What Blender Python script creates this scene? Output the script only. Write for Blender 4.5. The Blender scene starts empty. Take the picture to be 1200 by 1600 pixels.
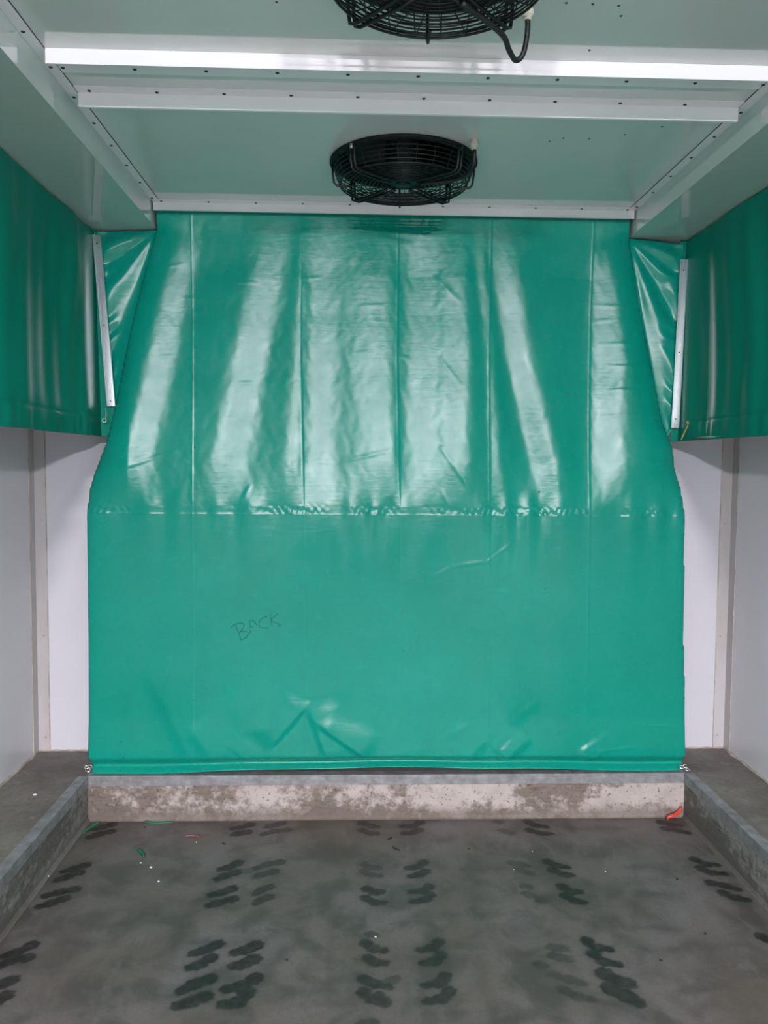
import bpy, bmesh, math, random
import numpy as np
from mathutils import Vector, Matrix

random.seed(7)
rng = np.random.default_rng(11)
SC = bpy.context.scene
COL = SC.collection

# ------------------------------------------------------------------ camera
F_PX, PITCH, YAW, ROLL, CAM_H = 1270.6, 0.0612, 0.0343, 0.0080, 1.60
cam_data = bpy.data.cameras.new('camera')
cam_data.sensor_fit = 'VERTICAL'
cam_data.sensor_height = 36.0
cam_data.lens = F_PX / 1600.0 * 36.0
cam_data.clip_start = 0.02
cam = bpy.data.objects.new('camera', cam_data)
COL.objects.link(cam)
fw = Vector((math.sin(YAW) * math.cos(PITCH), math.cos(YAW) * math.cos(PITCH), -math.sin(PITCH)))
r0 = Vector((math.cos(YAW), -math.sin(YAW), 0))
u0 = r0.cross(fw)
rt = math.cos(ROLL) * r0 + math.sin(ROLL) * u0
up = -math.sin(ROLL) * r0 + math.cos(ROLL) * u0
m = Matrix((rt, up, -fw)).transposed().to_4x4()
m.translation = (0, 0, CAM_H)
cam.matrix_world = m
SC.camera = cam

# ------------------------------------------------------------------ world, exposure
world = bpy.data.worlds.new('world')
SC.world = world
world.use_nodes = True
world.node_tree.nodes['Background'].inputs[0].default_value = (0.75, 0.8, 0.85, 1)
world.node_tree.nodes['Background'].inputs[1].default_value = 0.05
SC.view_settings.view_transform = 'Standard'
SC.view_settings.look = 'None'
SC.view_settings.gamma = 1.0
SC.view_settings.use_curve_mapping = False
SC.view_settings.exposure = 0.0
SC.cycles.use_light_tree = False
SC.cycles.max_bounces = 6
SC.cycles.diffuse_bounces = 4
SC.cycles.glossy_bounces = 3
SC.cycles.sample_clamp_indirect = 6.0
LAMP_STRENGTH = 3350.0
LAMP_COLOR = (1.02, 0.94, 1.02, 1)
LAMP_SPOTS = [(-0.70, -3.6), (1.03, -3.6)]      # two shallow dome lamps on the ceiling behind the camera

# ------------------------------------------------------------------ dimensions (metres)
CX = 0.158
XK_L, XK_R, Y_KERB, Z_KERB = -1.180, 1.497, 3.5625, 0.200
XW_L, XW_R, Y_WALL = -1.521, 1.8265, 3.8916
Z_CEIL, Z_SOF = 2.711, 2.615
XS_L, XS_R = -0.8847, 1.2173
XC_L, XC_R = -1.177, 1.4895
Y_REAR = -5.0

# measured outlines, folds and marks (metres: X and Z on the curtain, X and Y on the floor)
STREAKS = [([-0.7564,-0.8617,-0.9573],0.0623,(0.7,0.8,0.6)),([-0.3711,-0.4686,-0.5535],0.0708,(0.9,1,0.8)),([-0.2467,-0.2627,-0.2845],0.0255,(0.2,0.4,0.8)),([-0.1497,-0.1482,-0.1608],0.0538,(0.8,0.9,0.8)),([0.0448,0.0562,0.0876],0.0736,(0.7,0.9,0.9)),([0.282,0.2924,0.269],0.0679,(0.7,0.9,0.8)),([0.4276,0.442,0.4481],0.0509,(0.7,1,0.9)),([0.5399,0.5948,0.6164],0.0255,(0.8,0.5,0.6)),([0.6355,0.7168,0.8397],0.0594,(0.8,0.9,1)),([1.0991,1.1332,1.1072],0.0736,(0.7,0.9,0.7))]
CREASES = [[-0.7236,-0.7204],[-0.2487,-0.2182],[0.177,0.2083],[0.5863,0.6035],[1.0417,1.0513]]
WRINKLES = [[[-1.0183,1.1039],[-0.7488,1.193],0.006,0.0022],[[-0.8209,1.2947],[-0.7591,1.3233],0.005,0.0015],[[0.3403,1.0854],[0.4344,1.1375],0.007,0.002],[[0.4344,1.1375],[0.5978,1.1612],0.007,0.003],[[0.5978,1.1612],[0.72,1.2595],0.007,0.003],[[-1.077,1.549],[-0.7986,1.6407],0.006,0.0022],[[-0.0424,1.6047],[0.1354,1.6485],0.006,0.002],[[1.222,1.6377],[1.3387,1.6044],0.006,0.0018],[[1.2371,1.615],[1.3102,1.587],0.005,0.0015],[[0.4527,2.3084],[0.3673,2.39],0.008,0.002],[[0.3673,2.39],[0.3389,2.4171],0.008,0.002],[[0.3714,2.0574],[0.4577,1.9467],0.008,0.0025],[[0.3762,1.6646],[0.5069,1.4813],0.009,0.003],[[0.3785,1.4805],[0.4079,1.4095],0.006,0.003],[[-0.498,1.4322],[-0.4698,1.4888],0.008,0.003],[[-0.8148,1.0048],[-0.7249,0.9936],0.006,0.002],[[-0.2726,1.0061],[-0.2158,1.012],0.006,0.0016],[[0.6144,1.0256],[0.6867,1.02],0.005,0.0016],[[0.8023,1.026],[0.9038,1.0234],0.005,0.0016],[[1.0484,1.0499],[1.1499,1.0676],0.005,0.0018],[[0.8871,1.1305],[0.9294,1.1826],0.006,0.0015],[[1.0662,0.2974],[1.2721,0.3174],0.006,0.0022],[[1.1132,0.3031],[1.0787,0.2646],0.006,0.002],[[1.2546,0.4216],[1.5064,0.4029],0.006,0.0016],[[1.3465,0.3022],[1.404,0.3616],0.006,0.0016],[[0.2305,2.0557],[0.191,2.0692],0.006,0.002],[[-0.7164,2.3133],[-0.6668,2.3086],0.004,0.002],[[-0.7167,2.2558],[-0.6671,2.2538],0.004,0.002],[[-0.7714,2.3125],[-0.7219,2.3105],0.004,0.0016],[[-0.8197,2.4453],[-0.7593,2.4571],0.004,0.0016],[[-0.8836,2.0532],[-0.8064,2.0596],0.004,0.0016],[[-0.2465,2.397],[-0.1633,2.4092],0.004,0.0016],[[0.0183,2.2883],[0.1161,2.287],0.004,0.0016],[[-0.028,2.0803],[0.0616,2.0842],0.004,0.0014],[[-0.5342,2.3816],[-0.4348,2.3777],0.004,0.0014],[[-0.5189,1.9414],[-0.4633,1.9448],0.005,0.002],[[1.0473,2.3059],[1.19,2.3024],0.004,0.0018],[[1.049,2.2335],[1.1344,2.2431],0.004,0.0016],[[1.08,2.1362],[1.2288,2.1353],0.004,0.0018],[[1.1253,2.0386],[1.2545,2.0345],0.004,0.002],[[1.1366,1.9317],[1.266,1.9275],0.004,0.002],[[1.1023,1.8127],[1.2834,1.8202],0.004,0.0016],[[1.2056,1.7115],[1.2924,1.7066],0.004,0.0016]]
LUMPS = [[[-0.209,0.5226],[-0.3865,0.3241],0.022,0.012],[[-0.209,0.5226],[-0.1134,0.2641],0.03,0.01],[[-0.1772,0.4435],[0.0598,0.2721],0.022,0.016],[[-0.4352,0.3214],[-0.4868,0.257],0.014,0.012],[[-0.3291,0.2651],[-0.0412,0.2549],0.016,0.01],[[-0.9245,0.689],[-0.7295,0.2816],0.05,0.01],[[-0.7285,0.4277],[-0.6155,0.2517],0.05,0.008],[[-0.5578,0.3979],[-0.2719,0.4263],0.05,0.006],[[0.7859,0.3638],[0.6708,0.2545],0.028,0.012],[[0.6264,0.2904],[0.6709,0.2456],0.014,0.012],[[0.8263,0.541],[0.6825,0.4233],0.05,0.006],[[1.0215,0.3184],[1.0674,0.2438],0.02,0.006],[[0.1588,0.5423],[0.2481,0.2772],0.06,0.005],[[0.4213,0.3651],[0.5392,0.2611],0.05,0.005],[[0.2483,0.2536],[0.5976,0.2638],0.012,0.008]]
EDGE_L = [[0.2017,-1.1703],[0.2603,-1.1836],[0.3128,-1.1857],[0.804,-1.1872],[1.2307,-1.1867],[1.3941,-1.1844],[1.4699,-1.1777],[1.5343,-1.163],[1.6099,-1.1371],[1.6798,-1.1085],[1.819,-1.0736],[2.0404,-1.0269],[2.2603,-0.9777],[2.4789,-0.9207],[2.6095,-0.8839]]
EDGE_R = [[0.1998,1.4919],[0.2566,1.5139],[0.3612,1.5136],[0.8053,1.4969],[1.2429,1.4892],[1.3959,1.4844],[1.4879,1.4728],[1.5738,1.4498],[1.6737,1.4381],[1.7305,1.4132],[1.8013,1.385],[1.9566,1.3487],[2.1251,1.3094],[2.348,1.263],[2.6104,1.2102]]
BAR_L = [[-1.1463,2.5863],[-1.0917,1.8381]]
BAR_R = [[1.469,2.5237],[1.451,1.7654]]
LETTERS = [[[-0.5321,0.8648],[-0.5194,0.836],[-0.5082,0.8014]],[[-0.5548,0.8561],[-0.5434,0.8691],[-0.5278,0.8763],[-0.508,0.8806],[-0.4967,0.8763],[-0.4961,0.8663],[-0.5038,0.8533],[-0.5123,0.8412]],[[-0.5123,0.8412],[-0.4911,0.8432],[-0.4775,0.8375],[-0.4798,0.8245],[-0.4912,0.813],[-0.5054,0.8066]],[[-0.467,0.8332],[-0.4675,0.8505]],[[-0.4678,0.8634],[-0.4698,0.8764],[-0.4734,0.8856],[-0.4683,0.8922],[-0.4598,0.8931],[-0.4485,0.885],[-0.4372,0.8684]],[[-0.4755,0.8585],[-0.467,0.8605],[-0.4584,0.8643]],[[-0.3931,0.9081],[-0.4045,0.9067],[-0.4201,0.898],[-0.4292,0.8851],[-0.4286,0.8707],[-0.4173,0.8597],[-0.3889,0.8586]],[[-0.3804,0.9197],[-0.3761,0.8938],[-0.3725,0.8664]],[[-0.3463,0.9232],[-0.3605,0.9096],[-0.3753,0.8972]],[[-0.3759,0.8903],[-0.3634,0.8851],[-0.3463,0.8794],[-0.3355,0.8722],[-0.3421,0.8636]]]
SPOTS = [[0.9451,1.9127,0.007],[0.9794,1.9131,0.004],[0.8812,1.8246,0.003],[0.2146,0.7553,0.003],[-0.6791,0.6223,0.003],[-0.7165,0.5353,0.003],[-1.0354,0.3529,0.004],[-1.0249,0.28,0.004],[0.8514,1.0349,0.004],[0.8195,1.472,0.005],[-0.7122,1.6582,0.004],[-0.1821,1.1725,0.002],[-0.7173,0.8502,0.002]]
PRINTS = [[[[-1.0651,3.5234],[-1.0913,3.5029],[-1.1245,3.4765]],1.0,1.0],[[[-1.0494,3.4549],[-1.0888,3.4353],[-1.1233,3.4021]],1.0,1.0],[[[-1.0625,3.1629],[-1.0946,3.1347],[-1.1284,3.1137]],1.0,1.0],[[[-1.0678,3.1043],[-1.0987,3.0756],[-1.1296,3.049]],1.0,1.0],[[[-1.0419,2.9805],[-1.0829,2.9632],[-1.1307,2.9344]],1.0,1.0],[[[-1.0582,2.9154],[-1.0873,2.89],[-1.1263,2.8625]],1.0,1.0],[[[-1.061,2.6289],[-1.0885,2.5943],[-1.1236,2.5721]],1.0,1.0],[[[-1.0471,2.5591],[-1.0901,2.5488],[-1.1165,2.5163]],1.0,1.0],[[[-1.0506,2.4459],[-1.0754,2.4209]],1.0,1.0],[[[-1.037,2.3754],[-1.0476,2.3563],[-1.0664,2.3424]],1.0,1.0],[[[-0.4571,3.5135],[-0.4949,3.4826],[-0.5258,3.4728]],1.0,1.0],[[[-0.4615,3.441],[-0.5222,3.4178]],1.0,1.0],[[[-0.4634,3.1692],[-0.492,3.1355],[-0.5228,3.1192]],1.0,1.0],[[[-0.4607,3.0931],[-0.494,3.0692],[-0.5228,3.0456]],1.0,1.0],[[[-0.4551,2.9739],[-0.4899,2.9443],[-0.5268,2.9301]],1.0,1.0],[[[-0.4437,2.8991],[-0.4868,2.8783],[-0.5216,2.8577]],1.0,1.0],[[[-0.4511,2.6222],[-0.481,2.5932],[-0.5217,2.5708]],1.0,1.0],[[[-0.4589,2.5467],[-0.4868,2.5138],[-0.5173,2.498]],1.0,1.0],[[[-0.4462,2.438],[-0.4816,2.4181],[-0.5197,2.3837]],1,1.1],[[[-0.4444,2.3574],[-0.4778,2.334],[-0.5177,2.316]],1,1.1],[[[-0.3233,2.6135],[-0.3483,2.5904],[-0.3876,2.5738]],1,1.1],[[[-0.3209,2.5381],[-0.3513,2.5109],[-0.3805,2.5027]],1,1.1],[[[-0.3053,2.4401],[-0.3366,2.4048],[-0.3862,2.3907]],1,1.1],[[[-0.3196,2.3743],[-0.339,2.331],[-0.384,2.3177]],1,1.1],[[[-0.3219,3.5219],[-0.3883,3.485]],0.8,0.9],[[[-0.293,3.4586],[-0.3383,3.4491],[-0.3902,3.4196]],0.8,0.9],[[[-0.2941,3.1713],[-0.3394,3.1583],[-0.386,3.1251]],0.8,0.9],[[[-0.3123,3.0987],[-0.3552,3.0748],[-0.3775,3.0557]],0.8,0.9],[[[-0.3165,2.982],[-0.3425,2.9641],[-0.3626,2.9344]],0.8,0.9],[[[-0.3129,2.9112],[-0.3417,2.8899],[-0.3546,2.8686]],0.8,0.9],[[[0.0368,3.5203],[0.0742,3.49],[0.1003,3.4832]],0.8,0.9],[[[0.0363,3.449],[0.0637,3.422],[0.0959,3.4174]],0.8,0.9],[[[0.2933,3.5225],[0.2622,3.4869],[0.2104,3.4856]],0.9,0.92],[[[0.2829,3.449],[0.2579,3.4249],[0.2157,3.4154]],0.9,0.92],[[[0.2778,3.161],[0.2538,3.127],[0.2151,3.1175]],0.9,0.92],[[[0.2802,3.0878],[0.2573,3.0634],[0.2191,3.0511]],0.9,0.92],[[[0.0487,2.9643],[0.0722,2.938],[0.1041,2.9404]],0.9,0.92],[[[0.0439,2.897],[0.0707,2.8674],[0.1056,2.8639]],0.9,0.92],[[[0.2827,2.9753],[0.264,2.945],[0.2156,2.9383]],0.9,0.92],[[[0.2813,2.9145],[0.2669,2.8853],[0.2189,2.8717]],0.9,0.92],[[[0.0407,2.6179],[0.0614,2.5877],[0.0997,2.5752]],0.9,0.92],[[[0.0466,2.536],[0.0634,2.5131],[0.1008,2.5068]],0.9,0.92],[[[0.2832,2.6189],[0.2626,2.5894],[0.2226,2.5761]],0.9,0.92],[[[0.2831,2.5481],[0.2658,2.5144],[0.2237,2.5042]],0.9,0.92],[[[0.0319,2.4276],[0.0612,2.4063],[0.1065,2.39]],0.9,0.92],[[[0.0313,2.3666],[0.0565,2.3318],[0.0976,2.326]],0.9,0.92],[[[0.0759,2.3459],[0.0969,2.307]],0.9,0.92],[[[0.285,2.4378],[0.2718,2.4068],[0.2211,2.3926]],0.9,0.92],[[[0.2902,2.3659],[0.2671,2.3319],[0.2212,2.3185]],0.9,0.92],[[[0.0426,3.1514],[0.0525,3.1307]],0.6,0.8],[[[0.0675,3.1202],[0.0996,3.123]],0.6,0.8],[[[0.0378,3.0922],[0.0583,3.0671],[0.0994,3.0565]],0.6,0.8],[[[0.0593,2.6666],[0.0701,2.6627]],0.6,0.8],[[[0.1141,2.4154],[0.1346,2.4306]],0.6,0.8],[[[0.027,2.2263],[0.0636,2.2299]],0.6,0.8],[[[0.6326,3.5235],[0.6549,3.5145]],0.6,0.8],[[[0.6571,3.4223],[0.683,3.4116]],0.6,0.8],[[[0.776,3.5212],[0.7973,3.4865],[0.8413,3.471]],1,0.95],[[[0.7676,3.4368],[0.8036,3.4096],[0.844,3.4028]],1,0.95],[[[0.7772,3.159],[0.8002,3.129],[0.8428,3.1111]],1,0.95],[[[0.7822,3.0902],[0.8159,3.0563],[0.8434,3.0493]],1,0.95],[[[0.7887,2.9657],[0.807,2.927],[0.8431,2.9263]],1,0.95],[[[0.7833,2.8974],[0.8071,2.8675],[0.8385,2.8524]],1,0.95],[[[0.7825,2.6147],[0.8007,2.5782],[0.8432,2.5654]],1,0.95],[[[0.7833,2.5433],[0.7993,2.5031],[0.8457,2.4853]],1,0.95],[[[1.3736,3.505],[1.4038,3.483],[1.4378,3.4718]],1,0.95],[[[1.3685,3.4414],[1.41,3.4261],[1.4479,3.4029]],1,0.95],[[[1.3812,3.1658],[1.4053,3.1302],[1.4517,3.1172]],1,0.95],[[[1.3763,3.0929],[1.4,3.0588],[1.4511,3.0495]],1,0.95],[[[1.3659,2.9814],[1.4068,2.9618],[1.4495,2.9299]],1,0.95],[[[1.3824,2.9084],[1.4086,2.8779],[1.4472,2.858]],1,0.95],[[[1.3864,2.6269],[1.3989,2.608],[1.4247,2.6014]],1,0.95],[[[0.7896,2.4376],[0.8098,2.4055],[0.8511,2.389]],0.95,1.3],[[[0.787,2.365],[0.8196,2.3344],[0.8466,2.2998]],0.95,1.3],[[[0.6327,3.1494],[0.6916,3.1224]],0.55,0.85],[[[0.6482,3.0977],[0.6983,3.0552]],0.55,0.85],[[[0.6468,2.9684],[0.6613,2.9604]],0.55,0.85],[[[0.6437,2.915],[0.6604,2.8998]],0.55,0.85],[[[0.6821,2.8729],[0.7004,2.8667]],0.55,0.85],[[[0.6588,2.5811],[0.7054,2.5683]],0.55,0.85],[[[0.6475,2.5347],[0.7042,2.5107]],0.55,0.85],[[[0.6264,2.4336],[0.665,2.4138],[0.7058,2.3922]],0.55,0.85],[[[0.6387,2.3632],[0.6698,2.3328],[0.7107,2.3173]],0.55,0.85],[[[0.5951,2.4885],[0.6046,2.485]],0.55,0.85],[[[0.683,3.4116],[0.6328,3.4432]],0.55,0.85]]
SMEARS = [[[[-0.6137,2.3515],[-0.6309,2.5391],[-0.6121,2.6077]],0.25,0.05],[[[-0.0867,2.8922],[-0.0731,2.7464],[-0.0766,2.3396]],0.22,0.02],[[[0.3997,2.5342],[0.392,2.3888],[0.4218,2.2442]],0.3,0.03],[[[0.4255,3.044],[0.4242,2.7766],[0.4127,2.5511]],0.2,0.04],[[[0.9468,3.5119],[0.9503,3.4173]],0.5,0.02],[[[-0.7317,3.2178],[-0.6875,3.1906]],0.3,0.02],[[[0.149,2.3346],[-0.131,2.2299]],0.12,0.1],[[[0.9562,2.3167],[0.9905,2.2589]],0.3,0.03],[[[-0.9645,2.6509],[-0.7894,2.6292]],0.25,0.03],[[[0.0172,3.2045],[0.0851,2.8246]],0.2,0.05],[[[0.7851,3.1379],[0.7764,2.811]],0.35,0.05]]
DEB = {'red':[[1.4294,3.5768],[1.4784,3.6032],[1.5248,3.644],[1.5512,3.6718]],'green1':[[-1.1662,3.4588],[-1.1755,3.5464],[-1.1484,3.5848]],'green2':[[-0.9458,3.6013],[-0.9288,3.5682],[-0.8689,3.5543],[-0.8208,3.5535]],'leaf':[[-0.8905,3.2858],[-0.8649,3.2579],[-0.8474,3.2199]],'brown':[[-0.7204,3.3973],[-0.6848,3.4086],[-0.6596,3.3903]],'w1':[[-0.797,3.1309]],'w2':[[-0.8478,3.1727]],'w3':[[-0.7422,3.0275]],'w4':[[-1.175,3.0738]],'w5':[[0.0741,2.6477]],'w6':[[0.9861,3.0681]],'w7':[[0.7352,3.2406]],'w8':[[0.6298,3.0947]],'w9':[[-1.6172,3.9985]],'w10':[[-0.6613,3.3438]],'d1':[[0.1423,3.3532],[0.1596,3.3764]],'d2':[[0.1585,3.2897],[0.1887,3.2557]],'d3':[[1.2458,3.0044]],'d4':[[1.2009,2.647]],'d5':[[0.4764,3.2674]],'d6':[[-0.9148,3.4916]],'d7':[[-0.2142,2.5235]],'d8':[[-0.5507,3.3361],[-0.5382,3.3245]],'d9':[[0.9916,2.4979]]}

# ------------------------------------------------------------------ helpers
def link(o, parent=None):
    COL.objects.link(o)
    if parent is not None:
        o.parent = parent
    return o

def tag(o, label=None, cat=None, group=None, kind=None):
    if label: o['label'] = label
    if cat: o['category'] = cat
    if group: o['group'] = group
    if kind: o['kind'] = kind
    return o

def empty(name, loc=(0, 0, 0)):
    o = bpy.data.objects.new(name, None)
    o.empty_display_size = 0.05
    o.location = loc
    return link(o)

def obj(name, bm, mats, parent=None, smooth=False):
    me = bpy.data.meshes.new(name)
    bm.normal_update()
    bm.to_mesh(me)
    bm.free()
    return meobj(name, me, mats, parent, smooth)

def meobj(name, me, mats, parent=None, smooth=False):
    for mt in (mats if isinstance(mats, (list, tuple)) else [mats]):
        me.materials.append(mt)
    if smooth:
        me.polygons.foreach_set('use_smooth', [True] * len(me.polygons))
    return link(bpy.data.objects.new(name, me), parent)

def grid_mesh(name, P, keep=None):
    """P: rows x cols x 3 array -> quad mesh"""
    nr, nc = P.shape[:2]
    idx = np.arange(nr * nc).reshape(nr, nc)
    q = np.stack([idx[:-1, :-1], idx[:-1, 1:], idx[1:, 1:], idx[1:, :-1]], -1)
    if keep is not None:
        q = q[keep]
    q = q.reshape(-1, 4)
    me = bpy.data.meshes.new(name)
    me.vertices.add(nr * nc)
    me.vertices.foreach_set('co', P.reshape(-1).astype(np.float32))
    me.loops.add(q.size)
    me.loops.foreach_set('vertex_index', q.reshape(-1).astype(np.int32))
    me.polygons.add(len(q))
    me.polygons.foreach_set('loop_start', np.arange(0, q.size, 4, dtype=np.int32))
    me.update(calc_edges=True)
    me.validate()
    return me

def box(bm, x0, x1, y0, y1, z0, z1, mat=0, bevel=0.0):
    r = bmesh.ops.create_cube(bm, size=1.0)
    vs = r['verts']
    for v in vs:
        v.co = Vector(((x0 + x1) / 2 + v.co.x * (x1 - x0), (y0 + y1) / 2 + v.co.y * (y1 - y0), (z0 + z1) / 2 + v.co.z * (z1 - z0)))
    fs = list({f for v in vs for f in v.link_faces})
    for f in fs: f.material_index = mat
    if bevel > 0:
        es = list({e for v in vs for e in v.link_edges})
        bmesh.ops.bevel(bm, geom=es, offset=bevel, segments=2, affect='EDGES', profile=0.5)
    return fs

def prism(bm, prof, a, b, axis):
    """extrude a 2D profile along an axis between a and b. axis 'X': prof=(y,z); 'Y': prof=(x,z); 'Z': prof=(x,y)"""
    def co(p, t):
        return {'X': (t, p[0], p[1]), 'Y': (p[0], t, p[1]), 'Z': (p[0], p[1], t)}[axis]
    A = [bm.verts.new(co(p, a)) for p in prof]
    B = [bm.verts.new(co(p, b)) for p in prof]
    n = len(prof)
    for i in range(n):
        bm.faces.new((A[i], A[(i + 1) % n], B[(i + 1) % n], B[i]))
    bm.faces.new(A[::-1]); bm.faces.new(B)
    bmesh.ops.recalc_face_normals(bm, faces=bm.faces[:])

def tube(bm, pts, r, seg=8, closed=False):
    pts = [Vector(p) for p in pts]
    n = len(pts)
    rings = []
    prev = None
    for i, p in enumerate(pts):
        if closed:
            t = (pts[(i + 1) % n] - pts[i - 1]).normalized()
        else:
            t = (pts[min(i + 1, n - 1)] - pts[max(i - 1, 0)]).normalized()
        if prev is None:
            a = t.orthogonal().normalized()
        else:
            a = (prev - t * prev.dot(t)).normalized()
        prev = a
        b = t.cross(a)
        rr = r[i] if isinstance(r, (list, tuple)) else r
        rings.append([bm.verts.new(p + (a * math.cos(k * 2 * math.pi / seg) + b * math.sin(k * 2 * math.pi / seg)) * rr) for k in range(seg)])
    rng_ = range(n) if closed else range(n - 1)
    for i in rng_:
        A, B = rings[i], rings[(i + 1) % n]
        off = 0
        if closed and i == n - 1:
            off = min(range(seg), key=lambda o: (A[0].co - B[o].co).length)
        for k in range(seg):
            bm.faces.new((A[k], A[(k + 1) % seg], B[(k + 1 + off) % seg], B[(k + off) % seg]))
    if not closed:
        bm.faces.new(rings[0][::-1]); bm.faces.new(rings[-1])

def lathe(bm, prof, seg=48, c=(0, 0, 0)):
    """prof: list of (r,z)"""
    rings = []
    for r, z in prof:
        if r < 1e-6:
            rings.append([bm.verts.new((c[0], c[1], c[2] + z))])
        else:
            rings.append([bm.verts.new((c[0] + r * math.cos(2 * math.pi * k / seg), c[1] + r * math.sin(2 * math.pi * k / seg), c[2] + z)) for k in range(seg)])
    for A, B in zip(rings[:-1], rings[1:]):
        for k in range(seg):
            k2 = (k + 1) % seg
            if len(A) == 1 and len(B) == 1: continue
            if len(A) == 1: bm.faces.new((A[0], B[k2], B[k]))
            elif len(B) == 1: bm.faces.new((A[k], A[k2], B[0]))
            else: bm.faces.new((A[k], A[k2], B[k2], B[k]))
    bmesh.ops.recalc_face_normals(bm, faces=bm.faces[:])

def spline(pts, n=8):
    pts = [Vector(p) for p in pts]
    if len(pts) < 3: 
        return [pts[0].lerp(pts[-1], i / n) for i in range(n + 1)]
    out = []
    for i in range(len(pts) - 1):
        p0, p1, p2, p3 = pts[max(i - 1, 0)], pts[i], pts[i + 1], pts[min(i + 2, len(pts) - 1)]
        for k in range(n):
            t = k / n
            out.append(0.5 * ((2 * p1) + (p2 - p0) * t + (2 * p0 - 5 * p1 + 4 * p2 - p3) * t * t + (3 * p1 - p0 - 3 * p2 + p3) * t ** 3))
    out.append(pts[-1])
    return out

# ------------------------------------------------------------------ materials
def mat(name, col, rough=0.5, metal=0.0, spec=0.5, coat=0.0):
    mt = bpy.data.materials.new(name)
    mt.use_nodes = True
    b = mt.node_tree.nodes['Principled BSDF']
    b.inputs['Base Color'].default_value = (*col, 1)
    b.inputs['Roughness'].default_value = rough
    b.inputs['Metallic'].default_value = metal
    b.inputs['Specular IOR Level'].default_value = spec
    b.inputs['Coat Weight'].default_value = coat
    b.inputs['Coat Roughness'].default_value = 0.03
    return mt

class NT:
    def __init__(s, mt):
        s.t = mt.node_tree; s.b = s.t.nodes['Principled BSDF']
        s.tc = s.t.nodes.new('ShaderNodeTexCoord')
    def mapping(s, scale=(1, 1, 1), rot=(0, 0, 0), loc=(0, 0, 0)):
        n = s.t.nodes.new('ShaderNodeMapping')
        n.inputs['Scale'].default_value = scale; n.inputs['Rotation'].default_value = rot; n.inputs['Location'].default_value = loc
        s.t.links.new(s.tc.outputs['Object'], n.inputs[0])
        return n.outputs[0]
    def noise(s, scale, detail=4, rough=0.55, vec=None, dist=0.0):
        n = s.t.nodes.new('ShaderNodeTexNoise')
        n.inputs['Scale'].default_value = scale; n.inputs['Detail'].default_value = detail
        n.inputs['Roughness'].default_value = rough; n.inputs['Distortion'].default_value = dist
        s.t.links.new(vec if vec is not None else s.tc.outputs['Object'], n.inputs['Vector'])
        return n.outputs['Fac']
    def ramp(s, fac, stops):
        n = s.t.nodes.new('ShaderNodeValToRGB')
        e = n.color_ramp.elements
        while len(e) < len(stops): e.new(0.5)
        for el, (p, c) in zip(e, stops):
            el.position = p
            el.color = (*c, 1) if isinstance(c, (tuple, list)) else (c, c, c, 1)
        s.t.links.new(fac, n.inputs[0])
        return n.outputs[0]
    def mix(s, fac, a, b, mode='MIX'):
        n = s.t.nodes.new('ShaderNodeMix'); n.data_type = 'RGBA'; n.blend_type = mode
        for sock, v in ((n.inputs[0], fac), (n.inputs[6], a), (n.inputs[7], b)):
            if isinstance(v, (int, float)): sock.default_value = v
            elif isinstance(v, (tuple, list)): sock.default_value = (*v, 1)
            else: s.t.links.new(v, sock)
        return n.outputs[2]
    def math(s, op, a, b=0.0):
        n = s.t.nodes.new('ShaderNodeMath'); n.operation = op
        for sock, v in zip(n.inputs, (a, b)):
            if isinstance(v, (int, float)): sock.default_value = v
            else: s.t.links.new(v, sock)
        return n.outputs[0]
    def attr(s, name):
        n = s.t.nodes.new('ShaderNodeAttribute'); n.attribute_name = name
        return n.outputs['Fac']
    def col(s, c): s.t.links.new(c, s.b.inputs['Base Color'])
    def rough(s, c): s.t.links.new(c, s.b.inputs['Roughness'])
    def bump(s, h, strength=0.3, dist=0.002):
        n = s.t.nodes.new('ShaderNodeBump')
        n.inputs['Strength'].default_value = strength; n.inputs['Distance'].default_value = dist
        s.t.links.new(h, n.inputs['Height'])
        s.t.links.new(n.outputs[0], s.b.inputs['Normal'])

# green coated tarpaulin
M_tarp = mat('green_tarpaulin', (0.010, 0.36, 0.225), 0.33, 0, 0.42)
n = NT(M_tarp)
c1 = n.noise(2.5, 3)
c2 = n.noise(60, 3)
n.col(n.mix(n.ramp(c1, [(0.3, 0.0), (0.7, 1.0)]), (0.0022, 0.224, 0.162), (0.0034, 0.252, 0.186)))
n.rough(n.ramp(n.noise(9, 4), [(0.3, 0.245), (0.75, 0.30)]))
hz = n.noise(1.0, 3, 0.6, n.mapping((10, 10, 55)))
fine = n.noise(45, 3, 0.6)
hh = n.mix(0.45, n.ramp(hz, [(0.45, 0.0), (0.62, 1.0)]), fine)
n.bump(hh, 0.09, 0.002)
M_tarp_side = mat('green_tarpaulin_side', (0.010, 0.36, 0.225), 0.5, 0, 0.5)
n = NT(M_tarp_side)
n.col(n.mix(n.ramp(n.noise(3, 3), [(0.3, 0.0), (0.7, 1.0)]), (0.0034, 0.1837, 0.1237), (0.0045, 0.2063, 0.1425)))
n.bump(n.noise(30, 3, 0.6), 0.2, 0.003)

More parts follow.
